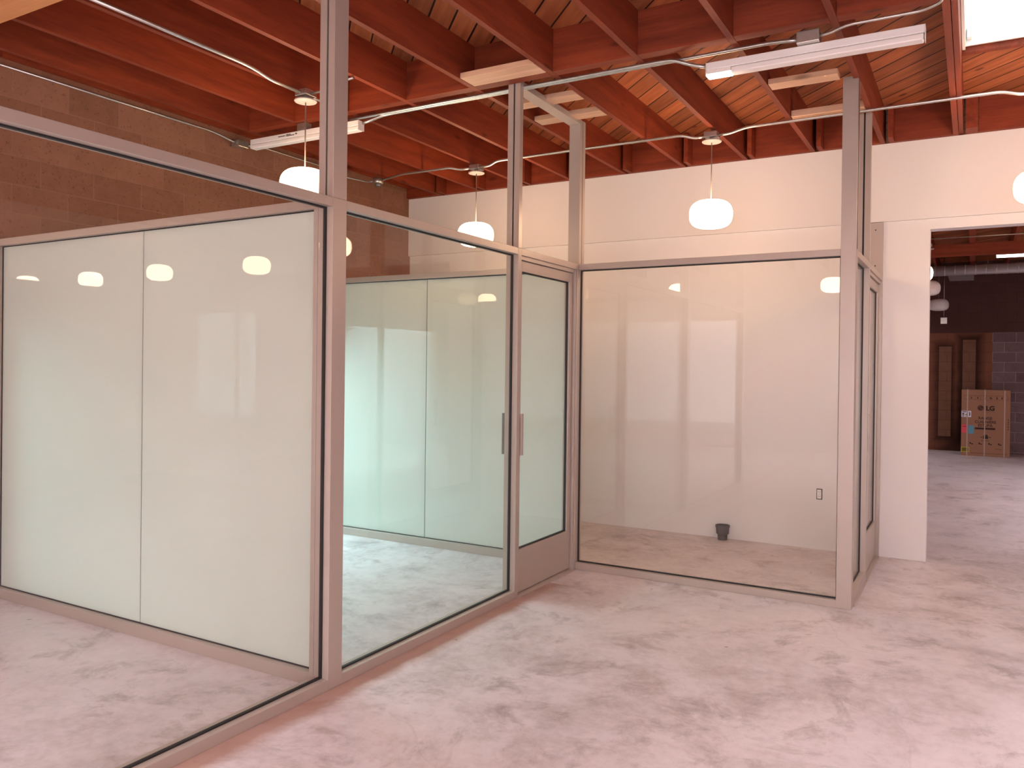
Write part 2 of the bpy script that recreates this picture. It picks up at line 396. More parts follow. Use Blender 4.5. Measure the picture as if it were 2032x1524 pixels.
# hall beyond
struct(B(-15.2, -6.19, 3.062, 3.2, 0, ZD), 'wall_hall', 'white')
struct(B(-15.2, -15.0, -5.2, 3.062, 0, ZD), 'wall_west', 'white')
m = MB()
for a, b in ((-15.0, -14.4), (-8.6, -1.8), (4.6, 5.0)): m.box(a, b, -5.2, -5.0, 0, ZD)
for a, b in ((-14.4, -8.6), (-1.8, 4.6)): m.box(a, b, -5.2, -5.0, 0, .3); m.box(a, b, -5.2, -5.0, 2.75, ZD)
struct(m, 'wall_front', 'white')
for i, (a, b) in enumerate(((-14.4, -8.6), (-1.8, 4.6))):
    m = MB(); n = 4
    m.box(a, b, -5.13, -5.07, .3, .35).box(a, b, -5.13, -5.07, 2.70, 2.75)
    for k in range(n+1):
        xx = a+(b-a)*k/n; xx = min(max(xx, a+.025), b-.025); m.box(xx-.025, xx+.025, -5.13, -5.07, .35, 2.70)
    wn = tag(m.build('window_%d' % (i+2), 'alu'), kind='structure')
    B(a+.05, b-.05, -5.104, -5.096, .35, 2.70).build('window_pane', 'glass', wn)
struct(B(5.0, 5.2, -5.2, 19.5, 0, ZD), 'wall_right', 'white')
# white back wall: lower leaf with the opening, slightly proud upper leaf
m = MB()
m.box(XL, XO, YW, YW+.15, 0, 2.99); m.box(XO, 3.2, YW, YW+.15, 2.90, 2.99); m.box(3.2, 5.0, YW, YW+.15, 0, 2.99)
m.box(XL, 5.0, YW-.032, YW+.15, 2.99, ZC)
struct(m, 'wall_back', 'white')
struct(B(-6.2, 5.0, YF, YF+.2, 0, ZD), 'wall_far', 'farblocks')
struct(B(-6.3, -6.1, 8.05, YF, 0, ZD), 'wall_far_left', 'plaster')
# ledger plate on top of the block wall
struct(B(XL, XL+.04, 3.1, 7.83, 3.80, ZD), 'trim_1', 'joist')
# ground outside
g = struct(B(-26, -15.3, -14, 20, -.3, -.2), 'floor_outside', 'asphalt')

# ------------------------------------------------------------------ joists
JX = [-5.52, -4.975, -4.385, -3.815, -3.20, -2.563, -1.95, -1.335, -0.747, -0.178]
JW = .040
for i, x in enumerate(JX):
    m = B(x, x+JW, -4.95, YW-.0, ZC, ZD)
    o = m.build('ceiling_joist', 'joist')
    tag(o, '%s red stained ceiling joist of the near room, counted from the concrete block wall' % ORD[i], 'joist', 'joists of the near room')
# doubled member beside the skylight and the ones to its right
tag(B(-.134, -.102, -4.95, YW, ZC+.01, ZD).build('ceiling_joist', 'joist'), 'red stained joist doubled up with a narrow gap, directly beside the bright skylight', 'joist', 'joists of the near room')
m = B(.43, .47, -4.95, 5.22, ZC, ZD)
tag(m.build('ceiling_joist', 'joist'), 'red stained joist cut short in front of the bright skylight', 'joist', 'joists of the near room')
for i, x in enumerate((1.14, 1.75, 2.36, 2.97, 3.58, 4.19, 4.8)):
    tag(B(x, x+JW, -4.95, YW, ZC, ZD).build('ceiling_joist', 'joist'), '%s red stained ceiling joist to the right of the skylight' % ORD[i], 'joist', 'joists of the near room')
for i, x in enumerate((-6.4, -7.6, -8.8, -10, -11.2, -12.4, -13.6, -14.8)):
    tag(B(x, x+JW, -4.95, 3.06, ZC, ZD).build('ceiling_joist', 'joist'), '%s wide-spaced joist over the side hall beyond the office' % ORD[i], 'joist', 'joists of the side hall')
# further room joists, lapped beside the near ones over the white wall
JX2 = [x+.075 for x in JX[:-1]]+[-.085]
for i, x in enumerate(JX2):
    wd = JW if i < 9 else .09
    tag(B(x, x+wd, 7.64, YF-.005, ZC, ZD-.01).build('ceiling_joist', 'joist'),
        'joist of the further room lapping the %s near joist over the white wall' % ORD[i], 'joist', 'joists of the further room')
for i, x in enumerate((.50, 1.215, 1.825, 2.435)):
    tag(B(x, x+JW, 7.88, YF-.005, ZC, ZD-.01).build('ceiling_joist', 'joist'), '%s joist of the further room seen through the wide opening' % ORD[i], 'joist', 'joists of the further room')
# blocking rows between joists
allx = [XL+.0]+JX
def blocking(y0, y1, z0, row, mat='beam', names=None, lo=0, hi=99):
    xs = [(XL if i == 0 else JX[i-1]+JW, JX[i]) for i in range(len(JX))]
    for i, (a, b) in enumerate(xs):
        if i < lo or i > hi: continue
        tag(B(a+.002, b-.002, y0, y1, z0, ZD-.002).build('wood_blocking', mat), '%s wooden block from the concrete block wall in the %s' % (ORD[i], row), 'blocking', row)
blocking(4.89, 4.972, ZC, 'blocking row beside the strip lights', lo=1)
tag(B(-.10, .43, 4.89, 4.972, ZC, ZD-.002).build('wood_blocking', 'beam'), 'wooden block in front of the bright skylight well', 'blocking', 'blocking row beside the strip lights')
# blocks above the white wall
xs = [(XL if i == 0 else JX2[i-1]+JW, JX[i]) for i in range(len(JX))]
for i, (a, b) in enumerate(xs):
    tag(B(a+.002, b-.002, 7.79, 7.86, ZC+.001, ZD-.002).build('wood_blocking', 'beam'), '%s shadowed block on top of the white wall, counted from the concrete block wall' % ORD[i], 'blocking', 'blocks on top of the white wall')
tag(B(.01, 1.135, 7.79, 7.86, ZC+.001, ZD-.002).build('wood_blocking', 'beam'), 'shadowed block on top of the white wall, right of the doubled joist', 'blocking', 'blocks on top of the white wall')
# further room dropped cross blocking
tag(B(-6.0, 4.9, 14.45, 14.53, ZC-.19, ZC-.002).build('cross_beam', 'beam'), 'long knotty red beam crossing the ceiling of the further room', 'beam')
# orange board at the very top left
tag(B(XL, -3.3, 2.12, 2.59, ZC-.035, ZC-.002).build('nailing_board', 'orange'), 'bright orange flat board under the joists at the top left corner', 'board')

# fresh pine boards that the posts are fixed to
def pine(x0, x1, y0, y1, z0, label, h=.038): return tag(B(x0, x1, y0, y1, z0, z0+h).build('pine_board', 'newwood', bevel=.002), label, 'board', 'fresh pine boards between the joists')
pine(-3.155, -2.57, 4.70, 4.795, ZC, 'pale pine board behind the head of the door post, further from the sealant')
pine(-3.155, -2.57, 4.797, 4.887, ZC, 'pale pine board touching the red sealant on the door post', .038)
pine(-3.155, -2.57, 5.375, 5.505, ZC, 'pale pine board crossing above the middle of the door header')
pine(-3.155, -2.57, 5.80, 5.94, ZC, 'pale pine board crossing just before the corner post')
pine(-1.29, -.83, 5.83, 5.965, ZC, 'pale pine board ending at the head of the tall right post')
pine(-1.29, -.75, 6.66, 6.75, ZC, 'narrow pale pine board over the conduit by the far right post', .05)

# ------------------------------------------------------------------ storefront framing
AB = .0018
def post(parent, x0, x1, y0, y1, z0, z1, groove=None, name='post'):
    """groove: side letter(s) where an empty glazing pocket is seen"""
    m = MB()
    if groove in ('-y', 'y'):      # pocket runs in the middle of the y faces
        c = (x0+x1)/2; g = .006
        m.box(x0, c-g, y0, y1, z0, z1).box(c+g, x1, y0, y1, z0, z1); o = m.build(name, 'alu', parent, AB)
        k = B(c-g, c+g, y0+.010, y1-.010, z0, z1).build('glazing_pocket', 'black'); k.parent = o
    elif groove == 'x':
        c = (y0+y1)/2; g = .006
        m.box(x0, x1, y0, c-g, z0, z1).box(x0, x1, c+g, y1, z0, z1); o = m.build(name, 'alu', parent, AB)
        k = B(x0+.010, x1-.010, c-g, c+g, z0, z1).build('glazing_pocket', 'black'); k.parent = o
    else:
        o = m.box(x0, x1, y0, y1, z0, z1).build(name, 'alu', parent, AB)
    return o
def reparent_zero(k): k.matrix_parent_inverse = k.parent.matrix_world.inverted()

def T0(name, label, cat, group=None): return thing(name, (0, 0, 0), label, cat, group)
GK = .010
def gasket_y(parent, x, y0, y1, z0, z1, w=.008, t=.018):       # around a pane in a plane x = const
    m = MB(); m.box(x-t/2, x+t/2, y0, y0+w, z0, z1).box(x-t/2, x+t/2, y1-w, y1, z0, z1).box(x-t/2, x+t/2, y0+w, y1-w, z0, z0+w).box(x-t/2, x+t/2, y0+w, y1-w, z1-w, z1)
    m.build('gasket', 'black', parent)
def gasket_x(parent, y, x0, x1, z0, z1, w=.008, t=.018):
    m = MB(); m.box(x0, x0+w, y-t/2, y+t/2, z0, z1).box(x1-w, x1, y-t/2, y+t/2, z0, z1).box(x0+w, x1-w, y-t/2, y+t/2, z0, z0+w).box(x0+w, x1-w, y-t/2, y+t/2, z1-w, z1)
    m.build('gasket', 'black', parent)
def pane_y(parent, x, y0, y1, z0, z1, mat='glass', name='glass_pane', t=.008):
    o = B(x-t/2, x+t/2, y0+.004, y1-.004, z0+.004, z1-.004).build(name, mat, parent); gasket_y(parent, x, y0, y1, z0, z1); return o
def pane_x(parent, y, x0, x1, z0, z1, mat='glass', name='glass_pane', t=.008):
    o = B(x0+.004, x1-.004, y-t/2, y+t/2, z0+.004, z1-.004).build(name, mat, parent); gasket_x(parent, y, x0, x1, z0, z1); return o

SILL = .054
xa, xb = X1-D, X1
# --- long front partition (plane x = X1), runs away from the camera
P = T0('glass_partition', 'long silver framed glass partition on the left with a tall post in front of the frosted divider', 'glass partition')
ya = 0.55
post(P, xa, xb, ya, ya+.10, 0, ZC)
post(P, xa, xb, 3.068, 3.170, ZT, ZC, 'y', 'post')        # tall post, upper length with empty pocket
post(P, xa, xb, 3.068, 3.170, 0, ZT)
post(P, xa, xb, 4.977, 5.024, ZT, 3.700, 'y'); post(P, xa, xb, 4.977, 5.024, 0, ZT)
for y0, y1 in ((ya+.10, 3.068), (3.170, 4.977)):
    B(xa, xb, y0, y1, ZB, ZT).build('transom', 'alu', P, AB)
    B(xa, xb, y0, y1, 0, SILL).build('sill', 'alu', P, AB)
    pane_y(P, (xa+xb)/2, y0, y1, SILL, ZB)
# lower stop line of the sill
# over the door
B(xa, xb, 5.024, 5.985, ZB, ZT).build('transom', 'alu', P, AB)
B(xa+.022, xb-.012, 5.024, 5.93, ZB-.030, ZB).build('door_stop', 'alu', P, AB)
B(xa, xb, 5.024, 5.985, 3.656, 3.700).build('header', 'alu', P, AB)
post(P, xa+.006, xb-.006, 5.935, 5.985, 0, ZB, name='hinge_jamb')
B(xb-.006, xb, 5.955, 5.985, 0, ZB).build('jamb_stop', 'alu', P, AB)
B(xa, xb+.02, 5.024, 5.935, 0, .012).build('threshold', 'alu', P, AB)
B(xa-.002, xb+.002, 4.972, 5.028, 3.700, 3.708).build('sealant', 'redseal', P); 
# --- corner post + partition facing the camera (plane y = Y2)
P = T0('glass_partition', 'silver framed glass partition facing the camera with one large clear pane and two tall posts', 'glass partition')
post(P, xa, xb, Y2, Y2+D, ZT, 3.695, 'x'); post(P, xa, xb, Y2, Y2+D, 0, ZT)
post(P, X3-D, X3, Y2, Y2+D, 0, 3.700)
B(X3-.004, X3+.0015, Y2+.038, Y2+.062, ZT, ZC-.002).build('glazing_pocket', 'black', P)
B(xb, X3-D, Y2, Y2+D, ZB, ZT).build('transom', 'alu', P, AB)
B(xb, X3-D, Y2, Y2+D, 0, SILL).build('sill', 'alu', P, AB)
pane_x(P, Y2+D/2, xb, X3-D, SILL, ZB)
# --- right return partition (plane x = X3)
P = T0('glass_partition', 'narrow silver framed glass partition seen edge-on at the right, next to the second glass door', 'glass partition')
c0, c1 = X3-D, X3
post(P, c0, c1, 6.815, 6.862, ZT, ZC, 'y'); post(P, c0, c1, 6.815, 6.862, 0, ZT)
B(c0, c1, Y2+D, 6.815, ZB, ZT).build('transom', 'alu', P, AB)
B(c0, c1, Y2+D, 6.815, 0, SILL+.03).build('sill', 'alu', P, AB)
B(c0-.004, c1+.012, Y2+D, 6.815, 0, .018).build('sill_flashing', 'alu', P, AB)
pane_y(P, (c0+c1)/2, Y2+D, 6.815, SILL+.03, ZB)
B(c0, c1, 6.862, YW-.001, ZB, ZT).build('transom', 'alu', P, AB)
B(c0+.022, c1-.012, 6.862, YW-.05, ZB-.03, ZB).build('door_stop', 'alu', P, AB)
post(P, c0, c1, YW-.050, YW-.001, 0, ZB, name='hinge_jamb')
B(c0, c1+.01, 6.862, YW-.05, 0, .012).build('threshold', 'alu', P, AB)
f = B(X3-.125, X3-.001, YW-.030, YW-.001, ZT, 2.985).build('filler_panel', 'whitedk', P)
for z in (2.60, 2.92):
    MB().tube([(X3-.062, YW-.032, z), (X3-.062, YW-.030, z)], .006, 8).build('screw', 'black', f)
# --- doors
def door(name, label, xc, y0, y1, hx):
    T = thing(name, (xc, y0, 0), label, 'door')
    t2 = .0225; z0, z1 = .016, ZB-.034
    y0 += .004; y1 -= .006
    B(xc-t2, xc+t2, y0, y0+.055, z0, z1).build('stile', 'alu', T, AB)
    B(xc-t2, xc+t2, y1-.055, y1, z0, z1).build('stile', 'alu', T, AB)
    B(xc-t2, xc+t2, y0+.055, y1-.055, z1-.075, z1).build('top_rail', 'alu', T, AB)
    B(xc-t2, xc+t2, y0+.055, y1-.055, z0, .328).build('bottom_rail', 'alu', T, AB)
    pane_y(T, xc, y0+.055, y1-.055, .328, z1-.075)
    for s in (1, -1):
        m = MB(); xx = xc+s*t2+(.030 if s > 0 else -.073)
        m.box(xx-.008, xx+.008, y0+.004, y0+.036, 1.02, 1.32)
        m.box(min(xc+s*t2, xx), max(xc+s*t2, xx), y0+.012, y0+.026, 1.06, 1.085).box(min(xc+s*t2, xx), max(xc+s*t2, xx), y0+.012, y0+.026, 1.255, 1.28)
        m.build('pull_handle', 'alu' if s > 0 else 'gray', T, .002)
    return T
door('glass_door', 'silver framed glass door with a tall bottom rail, left of the inner corner', X1-.050, 5.024, 5.935, 1)
door('glass_door', 'silver framed glass door at the right, seen almost edge-on beside the white wall', X3-.050, 6.862, YW-.05, 1)

# --- frosted dividers
def divider(y, label, xl):
    T = T0('frosted_partition', label, 'frosted partition'); x1 = X1-D
    B(xl, x1, y, y+D, ZB, ZT).build('top_rail', 'alu', T, AB)
    B(xl, x1, y, y+D, 0, .068).build('bottom_rail', 'alu', T, AB)
    B(xl, xl+.05, y, y+D, .068, ZB).build('wall_jamb', 'alu', T, AB)
    B(x1-.030, x1, y, y+D, .068, ZB).build('end_jamb', 'alu', T, AB)
    xm = -4.385
    for a, b in ((xl+.05, xm-.002), (xm+.002, x1-.030)):
        B(a+.003, b, y+.042, y+.054, .072, ZB-.004).build('frosted_pane', 'frost', T)
    B(xm-.002, xm+.002, y+.044, y+.052, .072, ZB-.004).build('butt_joint', 'gray', T)
    gasket_x(T, y+.048, xl+.05, x1-.03, .068, ZB, .006, .024)
divider(YD1+.004, 'nearer frosted white glass divider with a silver top rail, left of the tall post', -5.985)
divider(Y2+.001, 'further frosted white glass divider seen through the clear pane and the glass door', -5.985)

# ------------------------------------------------------------------ pendants
def shade_profile(R, H):
    pts = []
    for k in range(25):
        a = -math.pi/2+math.pi*k/24
        c, s = math.cos(a), math.sin(a); e = .52
        pts.append((R*abs(c)**e if abs(c) > 1e-9 else 0, H/2*(abs(s)**.80)*(1 if s > 0 else -1)))
    pts[0] = (0, -H/2); pts[-1] = (0, H/2)
    return [(r*(1 if z < 0 else 1-.07*(z/(H/2))**2), z) for r, z in pts]
def make_pendant(mat, label):
    T = thing('pendant_lamp', (0, 0, 0), label, 'pendant lamp', 'pendant lamps')
    zc = 2.969
    MB().lathe(shade_profile(.179, .232), (0, 0, zc), 48).build('lamp_shade', mat, T)
    MB().tube([(0, 0, zc+.112), (0, 0, 3.578)], .0045, 8).build('cord', 'cord', T)
    MB().lathe([(0, 3.572), (.020, 3.572), (.078, 3.576), (.082, 3.582), (.080, 3.588), (.020, 3.590), (.018, 3.612), (0, 3.612)], n=36).build('canopy', 'canopy', T)
    b = B(-.055, .055, -.055, .055, 3.613, 3.658).build('junction_box', 'galv', T, .004)
    return T
pl = [(-1.945, 6.72, 'lit white pendant lamp in front of the white wall above the large clear pane'),
      (-4.315, 6.74, 'lit white pendant lamp behind the transom left of the door post'),
      (-4.262, 4.33, 'lit white pendant lamp half hidden behind the tall near post'),
      (.405, 6.72, 'lit white pendant lamp cut by the right edge near the opening'),
      (-.66, 11.97, 'lit pendant lamp in the further room, at the left edge of the opening'),
      (-4.30, -1.0, 'lit pendant lamp behind the camera, first from the left'),
      (-1.88, -1.0, 'lit pendant lamp behind the camera, second from the left'),
      (.42, -1.0, 'lit pendant lamp behind the camera, third from the left'),
      (2.8, -1.0, 'lit pendant lamp behind the camera, fourth from the left'),
      (-8.3, -1.35, 'lit pendant lamp added in the side hall for its reflection, nearest the office'),  # hall lamps added so they show mirrored in the nearer frosted divider
      (-10.3, -1.35, 'lit pendant lamp added in the side hall for its reflection, second from the office'),
      (-12.2, -1.5, 'lit pendant lamp added in the side hall for its reflection, third from the office'),
      (-13.8, -1.4, 'lit pendant lamp added in the side hall for its reflection, furthest from the office')]
p0 = make_pendant('shade', pl[0][2])
for i, (x, y, lab) in enumerate(pl):
    if i == 0: p0.location = (x, y, 0)
    else: copy_tree(p0, (x, y, 0), lab)
q0 = make_pendant('unlit', 'unlit white pendant lamp in the further room, just below the lit one'); q0.location = (-.64, 14.15, 0)
copy_tree(q0, (-.61, 17.73, 0), 'unlit white pendant lamp in the further room, lowest and furthest back')

# hanging receptacle box in the further room
T = thing('hanging_outlet_box', (-.53, 18.2, ZC), 'small grey outlet box hanging on a cord below the furthest pendant lamp', 'outlet box')
MB().tube([(-.53, 18.2, 2.75), (-.53, 18.2, ZD-.001)], .006, 8).build('cord', 'galv', T)
B(-.59, -.47, 18.17, 18.23, 2.62, 2.75).build('box', 'galv', T, .006)

# ------------------------------------------------------------------ conduits
CR = .012
def conduit(pts, label, r=CR, group='electrical conduits'):
    # smooth small bends
    P_ = [Vector(p) for p in pts]; out = [P_[0]]
    for i in range(1, len(P_)-1):
        a, b, c = P_[i-1], P_[i], P_[i+1]; d1 = (a-b); d2 = (c-b); k = min(.05, d1.length*.4, d2.length*.4)
        p1 = b+d1.normalized()*k; p2 = b+d2.normalized()*k
        for t in (0, .33, .66, 1): out.append((p1*(1-t)+b*t)*(1-t)+(b*(1-t)+p2*t)*t)
    out.append(P_[-1])
    return tag(MB().tube(out, r, 10).build('electrical_conduit', 'galv'), label, 'conduit', group)
zf = 3.632; yb = 6.72
conduit([(-5.48, yb, zf), (-5.2, yb-.04, 3.655), (-4.6, yb-.04, 3.655), (-4.5, yb, zf), (-4.372, yb, zf)], 'silver conduit from the block wall to the pendant behind the transom')
conduit([(-4.258, yb, zf), (-4.15, yb, zf), (-4.05, yb-.03, 3.662), (-2.2, yb-.03, 3.662), (-2.1, yb, zf), (-2.002, yb, zf)], 'silver conduit running from the transom pendant to the pendant in front of the white wall')
conduit([(-1.888, yb, zf), (-1.8, yb, zf), (-1.65, yb-.02, 3.660), (.15, yb-.02, 3.662), (.26, yb, zf), (.348, yb, zf)], 'silver conduit from the white wall pendant to the right edge, passing the doubled joist')
conduit([(-4.46, 5.03, 3.668), (-4.30, 5.036, 3.668), (-1.82, 5.036, 3.668), (-1.72, 5.036, 3.664), (-1.60, 5.06, 3.618), (-1.508, 5.065, 3.590)], 'lower silver conduit along the blocking row, bending into the long strip light')
conduit([(-4.28, 4.985, 3.60), (-4.22, 4.99, 3.612), (-4.13, 5.055, 3.662), (-4.0, 5.064, 3.667), (-1.7, 5.064, 3.667), (-1.12, 5.060, 3.667), (-1.02, 5.045, 3.655), (-.947, 5.04, 3.645)], 'upper silver conduit along the blocking row, ending at the box on the long strip light')
conduit([(-.813, 5.02, 3.640), (-.76, 5.01, 3.640), (-.66, 4.975, 3.655), (-.27, 4.975, 3.655), (-.175, 4.92, 3.660), (-.162, 4.80, 3.664), (-.16, 4.3, 3.664)], 'thin silver conduit above the right half of the long strip light', .009)
conduit([(-4.255, 2.60, 3.665), (-4.255, 3.72, 3.665), (-4.262, 3.85, 3.660), (-4.262, 4.0, 3.632), (-4.262, 4.273, 3.632)], 'silver conduit at the upper left, leading to the half hidden pendant lamp')
conduit([(-4.205, 4.33, 3.632), (-4.05, 4.33, 3.632), (-3.98, 4.32, 3.660), (-3.78, 4.30, 3.664)], 'short thin silver conduit from the half hidden pendant toward the tall post', .009)
conduit([(-4.262, 4.387, 3.632), (-4.27, 4.5, 3.632), (-4.33, 4.8, 3.645), (-4.45, 4.94, 3.645)], 'short silver conduit from the half hidden pendant to the left strip light', .009)
conduit([(-5.965, 3.08, 3.742), (-5.965, 4.85, 3.745), (-5.955, 4.95, 3.735), (-5.93, 5.10, 3.700), (-5.93, 5.128, 3.700)], 'thin bright conduit along the top of the block wall, nearer run', .009)
conduit([(-5.93, 5.26, 3.700), (-5.955, 5.45, 3.74), (-5.965, 5.55, 3.742), (-5.965, 6.35, 3.742), (-5.93, 6.6, 3.69), (-5.7, 6.72, 3.635), (-5.62, 6.72, 3.632)], 'thin bright conduit along the top of the block wall, further run behind the tall post', .009)
def jbox(x0, x1, y0, y1, z0, z1, label): return tag(B(x0, x1, y0, y1, z0, z1).build('junction_box', 'galv', bevel=.004), label, 'junction box')
jbox(-5.98, -5.88, 5.13, 5.25, 3.66, 3.72, 'small steel junction box at the top of the block wall left of the strip light')
T = thing('round_junction_box', (-5.55, 6.72, 0), 'round steel junction box near the corner of block wall and white wall', 'junction box')
MB().lathe([(0, 3.60), (.05, 3.60), (.055, 3.61), (.055, 3.66), (0, 3.66)], (-5.55, 6.72, 0), 20).build('box', 'galv', T)
MB().lathe([(0, 3.565), (.03, 3.57), (.035, 3.598), (0, 3.598)], (-5.55, 6.72, 0), 16).build('knockout_cover', 'gray', T)

# ------------------------------------------------------------------ strip lights
def strip(x0, x1, y0, y1, z0, z1, label, lit=None, marks=False):
    T = thing('strip_light', (x0, (y0+y1)/2, z1), label, 'strip light', 'ceiling strip lights')
    zm = z0+(z1-z0)*.45; c = (y0+y1)/2
    B(x0, x1, y0, y1, zm, z1).build('housing', 'enamel', T, .004)
    m = MB(); xl = x0+.004 if lit in (None, 'all') else lit
    B(xl, x1-.004, y0+.004, y1-.004, z0, zm-.001).build('lens', 'lens' if lit != 'all' else 'tube', T, .008)
    if lit and lit != 'all': B(x0+.004, lit-.001, y0+.004, y1-.004, z0, z0+.012).build('lens_reflection_glow', 'tube', T, .004); B(x0+.004, lit-.001, y0+.004, y1-.004, z0+.013, zm-.001).build('lens', 'lens', T)  # emissive slab stands in for the skylight reflected on the lens end
    for a in (x0-.003, x1): B(a, a+.003, y0, y1, z0+.002, z1-.001).build('end_cap', 'enamel', T)
    if marks:
        k = MB(); zz = (zm+z1)/2
        for a, b, h in ((.50, .62, .0), (.64, .72, .006), (.64, .78, -.004), (.80, .825, 0)): k.box(x0+(x1-x0)*a*.55, x0+(x1-x0)*b*.55, y0-.0012, y0, zz+h-.003, zz+h+.003 if b-a > .05 else zz+h+.008)
        k.build('printed_marks', 'ink', T)
    return T
strip(-5.50, -4.285, 4.93, 5.005, 3.535, 3.615, 'short looking unlit white strip light left of the tall post', None, True)
strip(-1.50, -.262, 5.035, 5.115, 3.520, 3.605, 'long pinkish white strip light at the top right with a painted reflection glowing at its left end', -1.345)
jbox(-.945, -.815, 4.995, 5.09, 3.607, 3.678, 'dark steel box between the joist and the long strip light')
jbox(-4.95, -4.85, 4.93, 5.0, 3.617, 3.678, 'small steel box above the left strip light')
T = strip(.293, 1.5, 15.08, 15.16, 3.515, 3.595, 'glowing strip light in the further room', 'all')
for xx in (.5, 1.3): MB().tube([(xx, 15.12, 3.59), (xx, 15.12, 3.68)], .004, 6).build('hanger', 'galv', T)

# ------------------------------------------------------------------ skylight
T = T0('skylight', 'blazing white skylight well with wooden trim at the top right corner', 'skylight')
m = MB(); h = 4.62
m.box(sx0-.03, sx0, sy0-.03, sy1+.03, ZD+.051, h).box(sx1, sx1+.03, sy0-.03, sy1+.03, ZD+.051, h).box(sx0, sx1, sy0-.03, sy0, ZD+.051, h).box(sx0, sx1, sy1, sy1+.03, ZD+.051, h)
m.build('shaft', 'shaft', T)
m = MB()
m.box(sx0+.001, sx0+.02, sy0, sy1, ZD-.03, ZD+.30).box(sx0+.02, sx1, sy1-.022, sy1-.003, ZD-.01, ZD+.26).box(sx0+.02, sx1, sy0+.003, sy0+.022, ZD-.01, ZD+.26)
m.build('lining_board', 'shaft', T)
m = MB(); m.box(sx0+.02, sx1, sy1-.045, sy1-.023, ZD+.33, ZD+.36).box(sx0+.02, sx1, sy1-.035, sy1-.003, ZD+.50, ZD+.53)
m.build('curb_trim', 'plastic', T)
B(sx0+.03, sx0+.06, sy1-.075, sy1-.023, ZD+.03, ZD+.12).build('latch_block', 'enamel', T)
B(sx0-.03, sx1+.03, sy1+.002, sy1+.06, ZD-.05, ZD-.001).build('header_board', 'joist', T)

for i, (a, b, c, d) in enumerate(FILL_WELLS):  # shafts around the added fill lamps
    T = T0('skylight', '%s white roof well added for fill light, out of the picture' % ORD[i], 'skylight')
    m = MB(); m.box(a-.03, a, c-.03, d+.03, ZD+.051, h).box(b, b+.03, c-.03, d+.03, ZD+.051, h).box(a, b, c-.03, c, ZD+.051, h).box(a, b, d, d+.03, ZD+.051, h)
    m.build('shaft', 'shaft', T)

# ------------------------------------------------------------------ duct
T = thing('spiral_duct', (-1.0, 16.9, 3.66), 'round silver spiral duct along the far wall of the further room', 'duct')
MB().tube([(-.70, 16.9, 3.535), (4.9, 16.9, 3.535)], .095, 24).build('duct_pipe', 'duct', T)
for k in range(34):
    xx = -.66+k*.165
    MB().tube([(xx, 16.9, 3.535), (xx+.012, 16.9, 3.535)], .100, 24).build('seam_band', 'duct', T)
B(-.45, -.02, 18.52, 16.98, 3.50, 3.53).build('air_outlet', 'duct', T)
for xx in (.2, 2.0, 4.0): MB().tube([(xx, 16.9, 3.63), (xx, 16.9, ZC+.03)], .004, 6).build('hanger', 'galv', T)
conduit([(-1.2, 13.65, 3.664), (3.0, 13.65, 3.664)], 'thin bright conduit crossing the ceiling of the further room', .008)

# ------------------------------------------------------------------ cardboard box
bx0, bx1, by0, by1, bh = -.203, .632, 18.40, 19.15, 1.312
T = thing('cardboard_box', ((bx0+bx1)/2, by0, 0), 'tall brown cardboard appliance box with white straps on the floor by the far wall', 'box')
body = B(bx0, bx1, by0, by1, 0, bh).build('carton', 'card', T, .006)
for u in (.125, .485, .885):
    xx = bx0+(bx1-bx0)*u
    m = B(xx-.009, xx+.009, by0-.004, by0-.001, 0.002, bh).box(xx-.009, xx+.009, by0-.004, by1, bh, bh+.003)
    m.build('strap', 'strap', T)
def sticker(u0, u1, v0, v1, mat, name):
    W = bx1-bx0
    return B(bx0+W*u0, bx0+W*u1, by0-.0025, by0-.0005, bh*(1-v1), bh*(1-v0)).build(name, mat, T)
s1 = sticker(.0, .205, .32, .415, 'paper', 'paper_label')
m = MB(); W = bx1-bx0
for a, b, c, d in ((.02, .11, .33, .34), (.02, .06, .355, .37), (.02, .065, .375, .385), (.02, .06, .395, .405), (.09, .135, .37, .385), (.085, .13, .395, .402), (.165, .185, .34, .395)):
    m.box(bx0+W*a, bx0+W*b, by0-.0032, by0-.0026, bh*(1-d), bh*(1-c))
m.build('label_print', 'ink', s1)
s2 = sticker(.012, .13, .53, .655, 'pink', 'sticker'); sticker(.145, .265, .54, .665, 'blue', 'sticker')
B(bx0+W*.03, bx0+W*.12, by0-.0032, by0-.0026, bh*.437, bh*.447).build('label_print', plain('dark_red_ink', (.35, .02, .03), .7), s2)
s3 = sticker(.0, .175, .87, .945, 'yellow', 'sticker')
B(bx0+W*.02, bx0+W*.155, by0-.0032, by0-.0026, bh*.065, bh*.12).build('label_print', 'olive', s3)
def text(s, cx, z, size, name, extra=0, bold=0.0):
    cu = bpy.data.curves.new(name, 'FONT'); cu.body = s; cu.size = size; cu.align_x = 'CENTER'; cu.extrude = .0004; cu.offset = bold
    o = bpy.data.objects.new('tmp', cu); COL.objects.link(o)
    me = bpy.data.meshes.new_from_object(o.evaluated_get(bpy.context.evaluated_depsgraph_get())); bpy.data.objects.remove(o)
    me.materials.clear(); me.materials.append(MAT['ink'])
    me.transform(Matrix.Translation((cx, by0-.0018, z)) @ Matrix.Rotation(math.pi/2, 4, 'X'))
    me.name = name; q = bpy.data.objects.new(name, me); COL.objects.link(q); q.parent = T; q.matrix_parent_inverse = Matrix.Translation(T.location).inverted()
    return q
def U(u): return bx0+W*u
def V(v): return bh*(1-v)
text('LG', U(.595), V(.305), .122, 'printed_letters', bold=.006)
text('RANGE', U(.495), V(.443), .073, 'printed_letters', bold=.0015)
text('CUISINI\u00c8RE', U(.50), V(.500), .073, 'printed_letters', bold=.0015)
text('ESTUFA', U(.495), V(.552), .073, 'printed_letters', bold=.0015)
